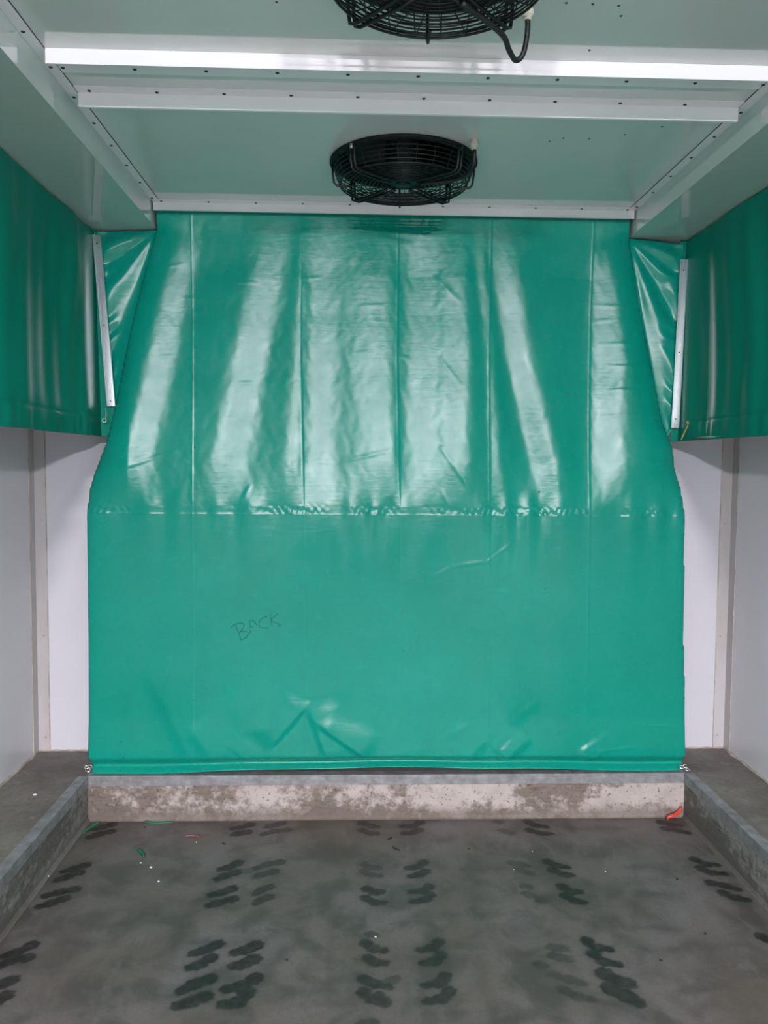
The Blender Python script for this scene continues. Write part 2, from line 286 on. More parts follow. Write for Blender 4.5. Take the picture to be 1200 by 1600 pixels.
def coated(mt, rough, ior=1.45):
    t = mt.node_tree; pb = t.nodes['Principled BSDF']
    dif = t.nodes.new('ShaderNodeBsdfDiffuse'); gl = t.nodes.new('ShaderNodeBsdfGlossy'); gl.distribution = 'BECKMANN'
    fr = t.nodes.new('ShaderNodeFresnel'); fr.inputs['IOR'].default_value = ior
    mx = t.nodes.new('ShaderNodeMixShader')
    for sk, names in (('Base Color', [dif.inputs['Color']]), ('Roughness', [gl.inputs['Roughness']]), ('Normal', [dif.inputs['Normal'], gl.inputs['Normal'], fr.inputs['Normal']])):
        ls = pb.inputs[sk].links
        for dst in names:
            if ls: t.links.new(ls[0].from_socket, dst)
    if not pb.inputs['Roughness'].links: gl.inputs['Roughness'].default_value = rough
    gl.inputs['Color'].default_value = (1, 1, 1, 1)
    t.links.new(fr.outputs[0], mx.inputs[0]); t.links.new(dif.outputs[0], mx.inputs[1]); t.links.new(gl.outputs[0], mx.inputs[2])
    t.links.new(mx.outputs[0], t.nodes['Material Output'].inputs[0])
    t.nodes.remove(pb)
coated(M_tarp, 0.28, 1.35)
coated(M_tarp_side, 0.50, 1.15)

# glossy white sandwich panel
def panel(name, col, rough, coat):
    mt = mat(name, col, rough, 0, 0.5, coat)
    n = NT(mt)
    n.col(n.mix(n.ramp(n.noise(1.3, 4), [(0.35, 0.0), (0.7, 1.0)]), col, tuple(v * 0.93 for v in col)))
    n.bump(n.noise(3.0, 2), 0.012, 0.01)
    return mt
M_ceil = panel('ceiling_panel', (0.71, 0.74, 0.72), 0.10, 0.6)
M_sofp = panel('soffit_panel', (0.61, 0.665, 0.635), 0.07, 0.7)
M_trim = mat('white_folded_sheet', (0.88, 0.885, 0.90), 0.22, 0, 0.5, 0.3)
M_wall = panel('wall_panel', (0.60, 0.60, 0.64), 0.38, 0.0)
M_wallside = panel('side_wall_panel', (0.70, 0.70, 0.72), 0.32, 0.0)
M_ctrim = mat('corner_trim', (0.62, 0.60, 0.60), 0.4)
n = NT(M_ctrim)
n.col(n.mix(n.ramp(n.noise(5, 4, vec=n.mapping((1, 1, 0.3))), [(0.4, 0.0), (0.75, 1.0)]), (0.50, 0.485, 0.485), (0.40, 0.375, 0.36)))
M_caulk = mat('cream_sealant', (0.62, 0.56, 0.44), 0.6)
n = NT(M_caulk)
n.col(n.mix(n.ramp(n.noise(14, 4), [(0.42, 0.0), (0.62, 1.0)]), (0.47, 0.44, 0.37), (0.32, 0.28, 0.22)))
M_rivet = mat('dark_rivet', (0.02, 0.035, 0.032), 0.45, 0.3)
M_rivet_l = mat('pale_rivet', (0.50, 0.50, 0.50), 0.35, 0.7)
M_black = mat('black_fan_paint', (0.010, 0.014, 0.014), 0.42, 0.0, 0.4)
M_blackmatt = mat('black_fan_inside', (0.008, 0.011, 0.011), 0.6, 0.0, 0.3)
M_cable = mat('black_cable', (0.012, 0.012, 0.012), 0.5)
M_gland = mat('cream_plastic', (0.62, 0.60, 0.50), 0.45)
M_alu = mat('brushed_aluminium', (0.70, 0.72, 0.76), 0.25, 1.0)
n = NT(M_alu)
n.rough(n.ramp(n.noise(8, 3, vec=n.mapping((60, 60, 1))), [(0.3, 0.20), (0.7, 0.28)]))
M_chrome = mat('bright_metal', (0.8, 0.8, 0.8), 0.18, 1.0)
M_ink = mat('pen_ink', (0.004, 0.075, 0.065), 0.6)
M_cord = mat('straw_cord', (0.38, 0.30, 0.08), 0.7)
M_greendeb = mat('green_plastic', (0.01, 0.16, 0.07), 0.45)
M_reddeb = mat('red_plastic', (0.55, 0.06, 0.03), 0.4)
M_brown = mat('brown_leaf', (0.22, 0.075, 0.05), 0.7)
M_chip = mat('white_chip', (0.75, 0.74, 0.68), 0.7)
M_bit = mat('dark_bit', (0.015, 0.02, 0.02), 0.7)

# galvanised steel angle
M_galv = mat('galvanised_steel', (0.42, 0.44, 0.46), 0.5, 0.3)
n = NT(M_galv)
g = n.noise(18, 5, 0.6)
g2 = n.noise(70, 3, 0.6, n.mapping((0.3, 0.3, 1)))
n.col(n.mix(n.ramp(g, [(0.35, 0.0), (0.7, 1.0)]), n.mix(n.ramp(g2, [(0.35, 0.0), (0.7, 1.0)]), (0.235, 0.245, 0.25), (0.33, 0.34, 0.35)), (0.17, 0.17, 0.165)))
n.rough(n.ramp(g, [(0.3, 0.42), (0.7, 0.62)]))

# kerb: concrete with peeling pale paint
def kerb_face(name, pale, brown, dark, cov, sx):
    mt = mat(name, brown, 0.85)
    n = NT(mt)
    big = n.noise(1.5, 6, 0.62, n.mapping(sx), 0.3)
    med = n.noise(26, 5, 0.65)
    spk = n.noise(75, 3, 0.6)
    stk = n.noise(1.0, 4, 0.6, n.mapping((9, 9, 70)))
    base = n.mix(n.ramp(med, [(0.35, 0.0), (0.7, 1.0)]), brown, tuple(v * 0.62 for v in brown))
    base = n.mix(n.ramp(stk, [(0.52, 0.0), (0.68, 0.55)]), base, dark)
    m1 = n.ramp(n.mix(0.30, big, med), [(cov - 0.025, 0.0), (cov + 0.04, 0.95)])
    c = n.mix(m1, base, n.mix(n.ramp(n.noise(12, 4), [(0.35, 0.0), (0.7, 1.0)]), pale, tuple(v * 0.80 for v in pale)))
    c = n.mix(n.ramp(spk, [(0.60, 0.0), (0.70, 0.8)]), c, dark)
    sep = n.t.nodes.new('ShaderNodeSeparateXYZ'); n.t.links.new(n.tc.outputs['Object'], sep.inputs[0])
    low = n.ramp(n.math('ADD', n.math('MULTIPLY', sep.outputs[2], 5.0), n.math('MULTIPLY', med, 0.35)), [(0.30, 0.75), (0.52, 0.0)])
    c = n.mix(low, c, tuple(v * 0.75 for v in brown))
    n.col(c)
    n.bump(n.mix(0.5, m1, med), 0.6, 0.004)
    return mt
M_kback = kerb_face('kerb_peeling_paint', (0.44, 0.39, 0.36), (0.185, 0.150, 0.122), (0.050, 0.038, 0.030), 0.485, (1, 1, 1.6))
M_kside = kerb_face('kerb_side_paint', (0.27, 0.26, 0.24), (0.13, 0.12, 0.106), (0.04, 0.037, 0.032), 0.515, (1, 0.7, 3))
M_ledge = mat('ledge_concrete', (0.16, 0.145, 0.125), 0.75)
n = NT(M_ledge)
a = n.noise(4, 6, 0.6, None, 0.3); b_ = n.noise(38, 5, 0.65)
c = n.mix(n.ramp(a, [(0.35, 0.0), (0.65, 1.0)]), (0.1237, 0.1087, 0.0938), (0.2137, 0.2025, 0.1762))
c = n.mix(n.ramp(b_, [(0.35, 0.5), (0.65, 0.0)]), c, (0.095, 0.085, 0.075))
c = n.mix(n.ramp(n.noise(9, 5, 0.6, None, 1.5), [(0.62, 0.0), (0.72, 0.5)]), c, (0.34, 0.31, 0.28))
n.col(c)
n.bump(b_, 0.35, 0.003)

# floor concrete, with dark prints stored on the mesh
M_floor = mat('floor_concrete', (0.15, 0.15, 0.15), 0.55)
n = NT(M_floor)
a = n.noise(1.6, 6, 0.6, None, 0.6); b_ = n.noise(6, 6, 0.62, None, 0.4); f_ = n.noise(90, 3, 0.6)
c = n.mix(n.ramp(a, [(0.36, 0.0), (0.64, 1.0)]), (0.118, 0.100, 0.083), (0.165, 0.147, 0.144))
c = n.mix(n.ramp(b_, [(0.38, 0.7), (0.56, 0.0)]), c, (0.053, 0.047, 0.041))
c = n.mix(n.ramp(n.noise(4.3, 5, 0.6, n.mapping((2.2, 0.8, 1), (0, 0, 0.2)), 1.2), [(0.57, 0.0), (0.70, 0.5)]), c, (0.165, 0.160, 0.150))
c = n.mix(n.ramp(f_, [(0.35, 0.25), (0.6, 0.0)]), c, (0.08, 0.08, 0.08))
br = n.attr('dirt_dim')
c = n.mix(br, c, (0.055, 0.043, 0.033))
st = n.attr('prints')
c = n.mix(n.math('MULTIPLY', st, n.ramp(n.noise(35, 4), [(0.25, 0.72), (0.6, 1.0)])), c, (0.014, 0.014, 0.013))
n.col(c)
n.rough(n.ramp(b_, [(0.3, 0.42), (0.7, 0.62)]))
n.bump(n.mix(0.5, f_, b_), 0.12, 0.003)

# ------------------------------------------------------------------ setting: floor
xs = np.unique(np.concatenate([np.arange(XK_L - 0.01, XK_R + 0.01, 0.005), [XK_R + 0.01]]))
ys = np.concatenate([np.linspace(Y_REAR, 2.0, 14)[:-1], np.arange(2.0, Y_KERB + 0.012, 0.005)])
FX, FY = np.meshgrid(xs, ys)
def seg_dist(px, py, a, b):
    ax, ay = a; bx, by = b
    dx, dy = bx - ax, by - ay
    L = dx * dx + dy * dy + 1e-12
    t = np.clip(((px - ax) * dx + (py - ay) * dy) / L, 0, 1)
    return np.hypot(px - ax - t * dx, py - ay - t * dy), t
wob = (np.sin(FX * 190 + 3 * np.sin(FY * 70)) + np.sin(FY * 230 + 2 * np.sin(FX * 90))) * 0.0016
prints = np.zeros_like(FX); dirt_dim = np.zeros_like(FX)
for pts, k, w in PRINTS:
    pts = np.array([(v.x, v.y) for v in spline([(a, b, 0) for a, b in pts], 4)]); n_ = len(pts)
    x0, y0 = pts.min(0) - 0.12; x1, y1 = pts.max(0) + 0.12
    sel = (FX > x0) & (FX < x1) & (FY > y0) & (FY < y1)
    px, py = FX[sel], FY[sel]
    d = np.full(px.shape, 9.0)
    for i in range(n_ - 1):
        di, t = seg_dist(px, py, pts[i], pts[i + 1])
        kk = i / (n_ - 1)
        d = np.minimum(d, di - 0.006 * w * math.cos(kk * 4 * math.pi))
    d = d + wob[sel]
    v = np.clip((0.0205 * w - d) / 0.012 + 0.5, 0, 1)
    halo = 0.22 * np.exp(-np.maximum(d - 0.018 * w, 0) / 0.025)
    prints[sel] = np.maximum(prints[sel], k * np.maximum(0.97 * v * v * (3 - 2 * v), halo))
for pts, k, w in SMEARS:
    d = np.full(FX.shape, 9.0)
    for a, b in zip(pts[:-1], pts[1:]):
        d = np.minimum(d, seg_dist(FX, FY, a, b)[0])
    dirt_dim = np.maximum(dirt_dim, k * np.exp(-(d / w) ** 2))
dirt_dim = np.maximum(dirt_dim, 0.10 * np.clip((2.95 - FY) / 0.7, 0, 1) * (0.75 + 0.25 * np.sin(FX * 5 + 2 * np.sin(FY * 6))))  # front floor toned down in colour to offset lamp falloff
edge = np.minimum(np.minimum(FX - XK_L, XK_R - FX), Y_KERB - FY)
dirt_dim = np.maximum(dirt_dim, 0.55 * np.exp(-np.maximum(edge, 0) / 0.03) * (0.6 + 0.4 * np.sin(FX * 17 + 2 * np.sin(FX * 41))))  # uneven browner band along the foot of the kerbs
FZ = np.zeros_like(FX)
me = grid_mesh('floor', np.stack([FX, FY, FZ], -1))
for nm, arr in (('prints', prints), ('dirt_dim', dirt_dim)):
    at = me.attributes.new(nm, 'FLOAT', 'POINT')
    at.data.foreach_set('value', arr.reshape(-1).astype(np.float32))
floor = meobj('floor', me, M_floor)
tag(floor, 'grey stained concrete floor with dark print marks', kind='structure')

# ------------------------------------------------------------------ setting: kerbs with steel edge angles
ANG, TH = 0.042, 0.004
def kerb(name, side, label):
    bm = bmesh.new()
    c = 0.012
    if side == 'back':
        y0, y1 = Y_KERB, Y_WALL + 0.05
        prism(bm, [(y0, -0.02), (y1, -0.02), (y1, Z_KERB), (y0, Z_KERB)], XK_L, XK_R, 'X')
    elif side == 'left':
        prism(bm, [(XK_L, -0.02), (XW_L - 0.05, -0.02), (XW_L - 0.05, Z_KERB), (XK_L, Z_KERB)], Y_REAR, Y_WALL + 0.05, 'Y')
    else:
        prism(bm, [(XK_R, -0.02), (XW_R + 0.05, -0.02), (XW_R + 0.05, Z_KERB), (XK_R, Z_KERB)], Y_REAR, Y_WALL + 0.05, 'Y')
    for f in bm.faces:
        f.material_index = 1 if f.normal.z > 0.5 else 0
    k = obj(name, bm, [M_kback if side == 'back' else M_kside, M_ledge])
    tag(k, label, kind='structure')
    # steel angle on the arris
    bm = bmesh.new()
    z0, z1 = Z_KERB - ANG, Z_KERB + TH
    if side == 'back':
        y = Y_KERB
        prism(bm, [(y - TH, z0), (y - 0.0003, z0), (y - 0.0003, Z_KERB + 0.0003), (y + ANG, Z_KERB + 0.0003), (y + ANG, z1), (y - TH, z1)], XK_L - TH, XK_R + TH, 'X')
    else:
        x, s = (XK_L, 1) if side == 'left' else (XK_R, -1)
        prism(bm, [(x + s * TH, z0), (x + s * 0.0003, z0), (x + s * 0.0003, Z_KERB + 0.0003), (x - s * ANG, Z_KERB + 0.0003), (x - s * ANG, z1), (x + s * TH, z1)], Y_REAR, Y_KERB - TH, 'Y')
    bmesh.ops.bevel(bm, geom=[e for e in bm.edges if len(e.link_faces) == 2 and e.calc_face_angle(0) > 1.0], offset=0.0012, segments=1, affect='EDGES')
    obj('edge_angle', bm, M_galv, k)
    # mortar cove where the kerb meets the floor
    bm = bmesh.new()
    cv = [(0.0, 0.0), (0.012, 0.0), (0.006, 0.004), (0.002, 0.011), (0.0, 0.014)]
    if side == 'back':
        prism(bm, [(Y_KERB - a, z + 0.0004) for a, z in cv], XK_L, XK_R, 'X')
    else:
        x, s = (XK_L, 1) if side == 'left' else (XK_R, -1)
        prism(bm, [(x + s * a, z + 0.0004) for a, z in cv], Y_REAR, Y_KERB, 'Y')
    obj('mortar_cove', bm, M_kback if side == 'back' else M_kside, k)
    return k
kerb('kerb_back', 'back', 'low concrete kerb with peeling pale paint under the green curtain')
kerb('kerb_left', 'left', 'wide concrete kerb along the left wall')
kerb('kerb_right', 'right', 'wide concrete kerb along the right wall')

# ------------------------------------------------------------------ setting: walls
def wall(name, b, m_, label):
    bm = bmesh.new(); box(bm, *b)
    return tag(obj(name, bm, m_), label, kind='structure')
wall('wall_back', (XW_L - 0.1, XW_R + 0.1, Y_WALL, Y_WALL + 0.1, Z_KERB, Z_CEIL + 0.1), M_wall, 'white panel wall behind the green curtain')
wall('wall_left', (XW_L - 0.1, XW_L, Y_REAR, Y_WALL, Z_KERB, Z_CEIL + 0.1), M_wallside, 'smooth grey panel wall on the left')
wall('wall_right', (XW_R, XW_R + 0.1, Y_REAR, Y_WALL, Z_KERB, Z_CEIL + 0.1), M_wallside, 'smooth grey panel wall on the right')

# rivets share two meshes
def dome(name, r, h, m_, seg=10):
    bm = bmesh.new()
    lathe(bm, [(r, 0), (r * 0.92, h * 0.5), (r * 0.6, h * 0.9), (0, h)], seg)
    me = bpy.data.meshes.new(name); bm.to_mesh(me); bm.free()
    me.materials.append(m_)
    return me
ME_RIVET = dome('rivet', 0.0058, 0.0030, M_rivet)
ME_SCREW = dome('screw', 0.0036, 0.0025, M_rivet)
ME_RIVET_L = dome('rivet_pale', 0.0055, 0.0028, M_rivet_l)
def rivet(parent, loc, normal, me=ME_RIVET, name='rivet'):
    o = bpy.data.objects.new(name, me)
    o.rotation_mode = 'QUATERNION'
    o.rotation_quaternion = Vector((0, 0, 1)).rotation_difference(Vector(normal))
    o.location = loc
    return link(o, parent)

# corner trims
for i, (x, s, lab) in enumerate([(XW_L, 1, 'riveted corner trim at the left end of the back wall'), (XW_R, -1, 'riveted corner trim at the right end of the back wall')]):
    bm = bmesh.new()
    w1, w2, t = 0.054, 0.060, 0.003
    prism(bm, [(x + s * 0.0003, Y_WALL - 0.0003), (x + s * w1, Y_WALL - 0.0003), (x + s * w1, Y_WALL - t), (x + s * t, Y_WALL - t), (x + s * t, Y_WALL - w2), (x + s * 0.0003, Y_WALL - w2)], Z_KERB + 0.0005, 2.60, 'Z')
    tr = tag(obj(f'trim_{4 + i}', bm, M_ctrim), lab, kind='structure')
    for z in (0.268, 0.76, 1.313, 1.80, 2.3):
        rivet(tr, (x + s * 0.036, Y_WALL - t, z), (0, -1, 0), ME_RIVET_L)
    bm = bmesh.new()
    tube(bm, [(x + s * (w1 + 0.001), Y_WALL - 0.001, Z_KERB + 0.002 + k * 0.1) for k in range(24)], 0.0030, 6)
    obj('sealant_bead', bm, M_caulk, tr)
    bm = bmesh.new()
    tube(bm, [(x + s * 0.001, Y_WALL - w2 - 0.001, Z_KERB + 0.002 + k * 0.1) for k in range(24)], 0.0026, 6)
    obj('sealant_bead', bm, M_caulk, tr)
    # sealant along the foot of the walls
    bm = bmesh.new()
    pts = [(x + s * (0.004 + 0.003 * math.sin(k * 1.7)), Y_WALL - w2 - k * 0.05, Z_KERB + 0.002) for k in range(60)]
    tube(bm, pts, [0.007 + 0.003 * math.sin(k * 2.3) for k in range(60)], 6)
    obj('sealant_bead', bm, M_caulk, tr)
    bm = bmesh.new()
    pts = [(x + s * (0.005 + k * 0.02), Y_WALL - 0.004, Z_KERB + 0.002) for k in range(24)]
    tube(bm, pts, [0.005 + 0.002 * math.sin(k * 1.9) for k in range(24)], 6)
    obj('sealant_bead', bm, M_caulk, tr)

# ------------------------------------------------------------------ setting: ceiling with two fan openings
FANS = [(0.168, 3.090), (0.168, 1.800)]
HR, HS = 0.243, 0.40
bm = bmesh.new()
def quad(x0, x1, y0, y1):
    bm.faces.new([bm.verts.new(p) for p in ((x0, y0, Z_CEIL), (x0, y1, Z_CEIL), (x1, y1, Z_CEIL), (x1, y0, Z_CEIL))])
XA, XB = XS_L - 0.02, XS_R + 0.02
quad(XA, XB, Y_REAR, FANS[1][1] - HS)
quad(XA, XB, FANS[1][1] + HS, FANS[0][1] - HS)
quad(XA, XB, FANS[0][1] + HS, Y_WALL)
for cx, cy in FANS:
    quad(XA, cx - HS, cy - HS, cy + HS); quad(cx + HS, XB, cy - HS, cy + HS)
    N = 64
    inn, out = [], []
    for k in range(N):
        a = 2 * math.pi * k / N
        c, s = math.cos(a), math.sin(a)
        mm = max(abs(c), abs(s))
        inn.append(bm.verts.new((cx + HR * c, cy + HR * s, Z_CEIL)))
        out.append(bm.verts.new((cx + HS * c / mm, cy + HS * s / mm, Z_CEIL)))
    for k in range(N):
        bm.faces.new((inn[k], inn[(k + 1) % N], out[(k + 1) % N], out[k]))
for f in bm.faces:
    f.normal_update()
    if f.normal.z > 0: f.normal_flip()
ceiling = tag(obj('ceiling', bm, M_ceil), 'glossy white panel ceiling', kind='structure')
for x, y in ((0.50, 2.02), (0.565, 2.022), (0.63, 2.026), (0.65, 2.07), (0.70, 2.83), (0.90, 2.79), (0.79, 2.83), (1.0, 2.72), (0.66, 2.86), (-0.20, 2.05), (0.62, 2.24)):
    rivet(ceiling, (x, y, Z_CEIL), (0, 0, -1), ME_SCREW, 'screw')

# soffits along both sides
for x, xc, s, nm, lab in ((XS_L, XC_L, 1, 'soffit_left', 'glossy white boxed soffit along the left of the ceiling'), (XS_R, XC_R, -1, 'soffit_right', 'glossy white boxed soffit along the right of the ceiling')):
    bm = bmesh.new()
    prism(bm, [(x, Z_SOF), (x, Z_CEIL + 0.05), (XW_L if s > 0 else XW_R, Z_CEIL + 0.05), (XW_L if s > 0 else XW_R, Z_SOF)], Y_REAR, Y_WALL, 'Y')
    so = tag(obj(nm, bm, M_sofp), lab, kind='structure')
    bm = bmesh.new()
    box(bm, min(x + s * 0.0005, x + s * 0.034), max(x + s * 0.0005, x + s * 0.034), Y_REAR, 3.558, Z_CEIL - 0.0025, Z_CEIL - 0.0004)
    fl = obj('corner_flange', bm, M_trim, so)
    y = 3.548
    while y > 1.6:
        rivet(fl, (x + s * 0.013, y, Z_CEIL - 0.0025), (0, 0, -1))
        y -= 0.1905
    # dark open joint behind the flange edge
    bm = bmesh.new()
    box(bm, min(x + s * 0.0345, x + s * 0.0362), max(x + s * 0.0345, x + s * 0.0362), Y_REAR, 3.558, Z_CEIL - 0.0022, Z_CEIL - 0.0003)
    obj('open_joint', bm, M_rivet, so)

# folded sheet strips across the ceiling
def strip(name, yf, drop, fl0, fl1, yriv, xr0, label, t=0.0025):
    bm = bmesh.new()
    z = Z_CEIL - 0.0004
    e_ = 0.006 if name == 'trim_3' else 0.037
    x0, x1 = XS_L + e_, XS_R - e_
    if fl1 > yf + t:      # flange runs backwards
        prof = [(yf, z), (yf, z - drop), (yf + t, z - drop), (yf + t, z - t), (fl1, z - t), (fl1, z)]
    else:                 # flange runs forwards
        prof = [(fl0, z), (fl0, z - t), (yf, z - t), (yf, z - drop), (yf + 0.010, z - drop - 0.0005), (yf + 0.010, z - drop + t), (yf + t, z - drop + t), (yf + t, z)]
    prism(bm, prof, x0, x1, 'X')
    o = tag(obj(name, bm, M_trim), label, kind='structure')
    x = xr0
    while x < x1:
        rivet(o, (x, yriv, z - t), (0, 0, -1))
        x += 0.2018
    return o
strip('trim_1', 2.300, 0.041, 2.300, 2.435, 2.406, -0.838, 'bright white angle strip across the ceiling, nearest')
strip('trim_2', 2.562, 0.043, 2.52, 2.562, 2.548, -0.810, 'white angle strip across the ceiling, second')
strip('trim_3', 3.598, 0.036, 3.56, 3.598, 3.586, -0.842, 'white angle strip along the top of the green curtain')

# ------------------------------------------------------------------ lamps behind the camera
M_lamp = bpy.data.materials.new('lamp_glass'); M_lamp.use_nodes = True
nt = M_lamp.node_tree; nt.nodes.clear()
em = nt.nodes.new('ShaderNodeEmission'); em.inputs[0].default_value = LAMP_COLOR; em.inputs[1].default_value = LAMP_STRENGTH
ou = nt.nodes.new('ShaderNodeOutputMaterial'); nt.links.new(em.outputs[0], ou.inputs[0])
for (lx, ly), lab in zip(LAMP_SPOTS, ('shallow round dome lamp on the ceiling near the left soffit', 'shallow round dome lamp on the ceiling near the right soffit')):
    e = tag(empty('dome_lamp', (lx, ly, Z_CEIL)), lab, 'lamp', 'ceiling lamps behind the viewer')
    bm = bmesh.new(); lathe(bm, [(0, -0.0005), (0.165, -0.0005), (0.165, -0.010), (0.15, -0.013), (0, -0.013)], 40); obj('base_plate', bm, M_trim, e, True)
    bm = bmesh.new(); lathe(bm, [(0.149, -0.0135), (0.147, -0.028), (0.138, -0.038), (0.10, -0.050), (0.05, -0.057), (0, -0.060)], 40); obj('lamp_glass', bm, M_lamp, e, True)

# ------------------------------------------------------------------ fans
def make_fan(loc, gland, label, cable_pts):
    f = tag(empty('ceiling_fan', loc), label, 'fan', 'axial fans in the ceiling')
    bm = bmesh.new()
    lathe(bm, [(0.0, 0.20), (0.238, 0.20), (0.238, 0.02), (0.243, -0.001), (0.272, -0.001), (0.274, -0.008), (0.262, -0.012), (0.246, -0.010), (0.234, 0.02), (0.234, 0.196), (0.0, 0.196)], 64)
    obj('fan_housing', bm, M_blackmatt, f, True)
    bm = bmesh.new()
    lathe(bm, [(0, 0.15), (0.075, 0.15), (0.078, 0.05), (0.070, 0.02), (0.070, -0.055), (0.062, -0.078), (0.0, -0.080)], 40)
    mo = obj('motor', bm, M_black, f, True)
    bm = bmesh.new(); lathe(bm, [(0, -0.0803), (0.030, -0.0803), (0.028, -0.0845), (0, -0.0845)], 24); obj('motor_cap', bm, M_black, mo, True)
    for k in range(7):
        bm = bmesh.new()
        a0 = k * 2 * math.pi / 7
        rows = []
        for i in range(7):
            r = 0.07 + (0.228 - 0.07) * i / 6
            half = 0.30 + 0.06 * i / 6
            row = []
            for j in range(6):
                tt = j / 5 * 2 - 1
                ang = a0 + half * tt * 0.9 + 0.25 * (i / 6)
                row.append((r * math.cos(ang), r * math.sin(ang), 0.055 + 0.030 * tt * (1 - 0.35 * i / 6) + 0.006 * (1 - tt * tt)))
            rows.append(row)
        for dz in (0.0, 0.003):
            vs = [[bm.verts.new((x, y, z + dz)) for x, y, z in row] for row in rows]
            for i in range(6):
                for j in range(5):
                    bm.faces.new((vs[i][j], vs[i][j + 1], vs[i + 1][j + 1], vs[i + 1][j]))
        obj('blade', bm, M_black, f, True)
    # wire guard: concentric rings on the underside and up the side of the basket
    bm = bmesh.new()
    def ring(r, z, w, seg=64):
        tube(bm, [(r * math.cos(2 * math.pi * k / seg), r * math.sin(2 * math.pi * k / seg), z) for k in range(seg)], w, 5, True)
    zb = -0.086
    for i in range(10):
        ring(0.082 + i * 0.0150, zb + 0.0005 * i, 0.0020)
    for r, z in ((0.230, -0.080), (0.241, -0.070), (0.248, -0.057), (0.253, -0.043), (0.257, -0.029)):
        ring(r, z, 0.0020)
    ring(0.236, -0.083, 0.0034)
    for k in range(24):
        a = 2 * math.pi * (k + 0.5) / 24
        c, s = math.cos(a), math.sin(a)
        tube(bm, [(r * c, r * s, z) for r, z in ((0.06, zb + 0.003), (0.215, zb + 0.007), (0.236, -0.078), (0.250, -0.050), (0.258, -0.010))], 0.0017, 4)
    obj('wire_guard', bm, M_black, f, True)
    for k in range(4):                       # double-rod support arms on the diagonals
        bm = bmesh.new()
        a = math.pi / 4 + k * math.pi / 2
        for off in (-0.009, 0.009):
            c, s = math.cos(a), math.sin(a)
            P = [(r * c - off * s * sp, r * s + off * c * sp, z) for r, z, sp in ((0.055, -0.082, 1.6), (0.12, -0.089, 1.5), (0.20, -0.091, 1.2), (0.243, -0.091, 1.0), (0.259, -0.084, 1.0), (0.264, -0.060, 1.0), (0.266, -0.030, 1.0), (0.268, -0.006, 1.0))]
            tube(bm, P, 0.0046, 8)
        ar = obj('support_arm', bm, M_black, f, True)
        bm = bmesh.new()
        c, s = math.cos(a), math.sin(a)
        tube(bm, [(0.271 * c, 0.271 * s, -0.008), (0.271 * c, 0.271 * s, -0.024)], 0.007, 8)
        obj('arm_bolt', bm, M_rivet_l if k == 2 else M_black, ar, True)
    for k in range(3):                       # single hooks between the arms
        bm = bmesh.new()
        a = k * math.pi / 2
        c, s = math.cos(a), math.sin(a)
        tube(bm, [(r * c, r * s, z) for r, z in ((0.19, -0.088), (0.225, -0.089), (0.247, -0.088), (0.257, -0.078), (0.262, -0.045), (0.264, -0.006))], 0.0042, 8)
        obj('guard_hook', bm, M_black, f, True)
    bm = bmesh.new()
    tube(bm, spline(cable_pts, 8), 0.0068, 10)
    cb = obj('cable', bm, M_cable, f, True)
    gx, gy = gland
    bm = bmesh.new()
    lathe(bm, [(0, -0.0005), (0.013, -0.0005), (0.013, -0.010), (0.0155, -0.011), (0.0155, -0.022), (0.011, -0.026), (0.009, -0.034), (0, -0.034)], 12, (gx, gy, 0))
    obj('cable_gland', bm, M_gland, cb, False)
    return f
make_fan((FANS[0][0], FANS[0][1], Z_CEIL), (0.232, -0.228), 'black wire-guarded ceiling fan close above the green curtain',
         [(0.232, -0.228, -0.02), (0.233, -0.226, -0.055), (0.230, -0.205, -0.085), (0.212, -0.165, -0.100), (0.17, -0.11, -0.099), (0.06, -0.05, -0.094)])
make_fan((FANS[1][0], FANS[1][1], Z_CEIL), (0.242, 0.238), 'black wire-guarded ceiling fan cut off by the top edge of the photo',
         [(0.242, 0.238, -0.02), (0.243, 0.242, -0.06), (0.236, 0.252, -0.105), (0.218, 0.252, -0.122), (0.196, 0.225, -0.112), (0.165, 0.165, -0.103), (0.06, 0.06, -0.094)])

# ------------------------------------------------------------------ back curtain (one continuous sheet)
def smooth(a, it=3):
    for _ in range(it):
        a = np.convolve(np.pad(a, 2, mode='edge'), [0.1, 0.2, 0.4, 0.2, 0.1], 'valid')
    return a
U0, U1 = -1.190, 1.503
Z_TOP, Z_BOT = 2.698, 0.2055
uc = list(np.arange(U0, U1, 0.007)) + [U1]
for a, b in CREASES:
    for v in (a, (a + b) / 2, b):
        uc += list(v + np.linspace(-0.012, 0.012, 9))
uc = np.array(sorted(uc)); uc = uc[np.concatenate([[True], np.diff(uc) > 0.0012])]
zc = np.concatenate([np.arange(Z_BOT, 0.30, 0.0035), np.arange(0.30, 0.56, 0.005), np.arange(0.56, 1.345, 0.007), np.arange(1.345, 1.42, 0.0025), np.arange(1.42, Z_TOP, 0.007), [Z_TOP]])
zc = np.unique(np.round(zc, 5)); zc = zc[np.concatenate([[True], np.diff(zc) > 0.001])]

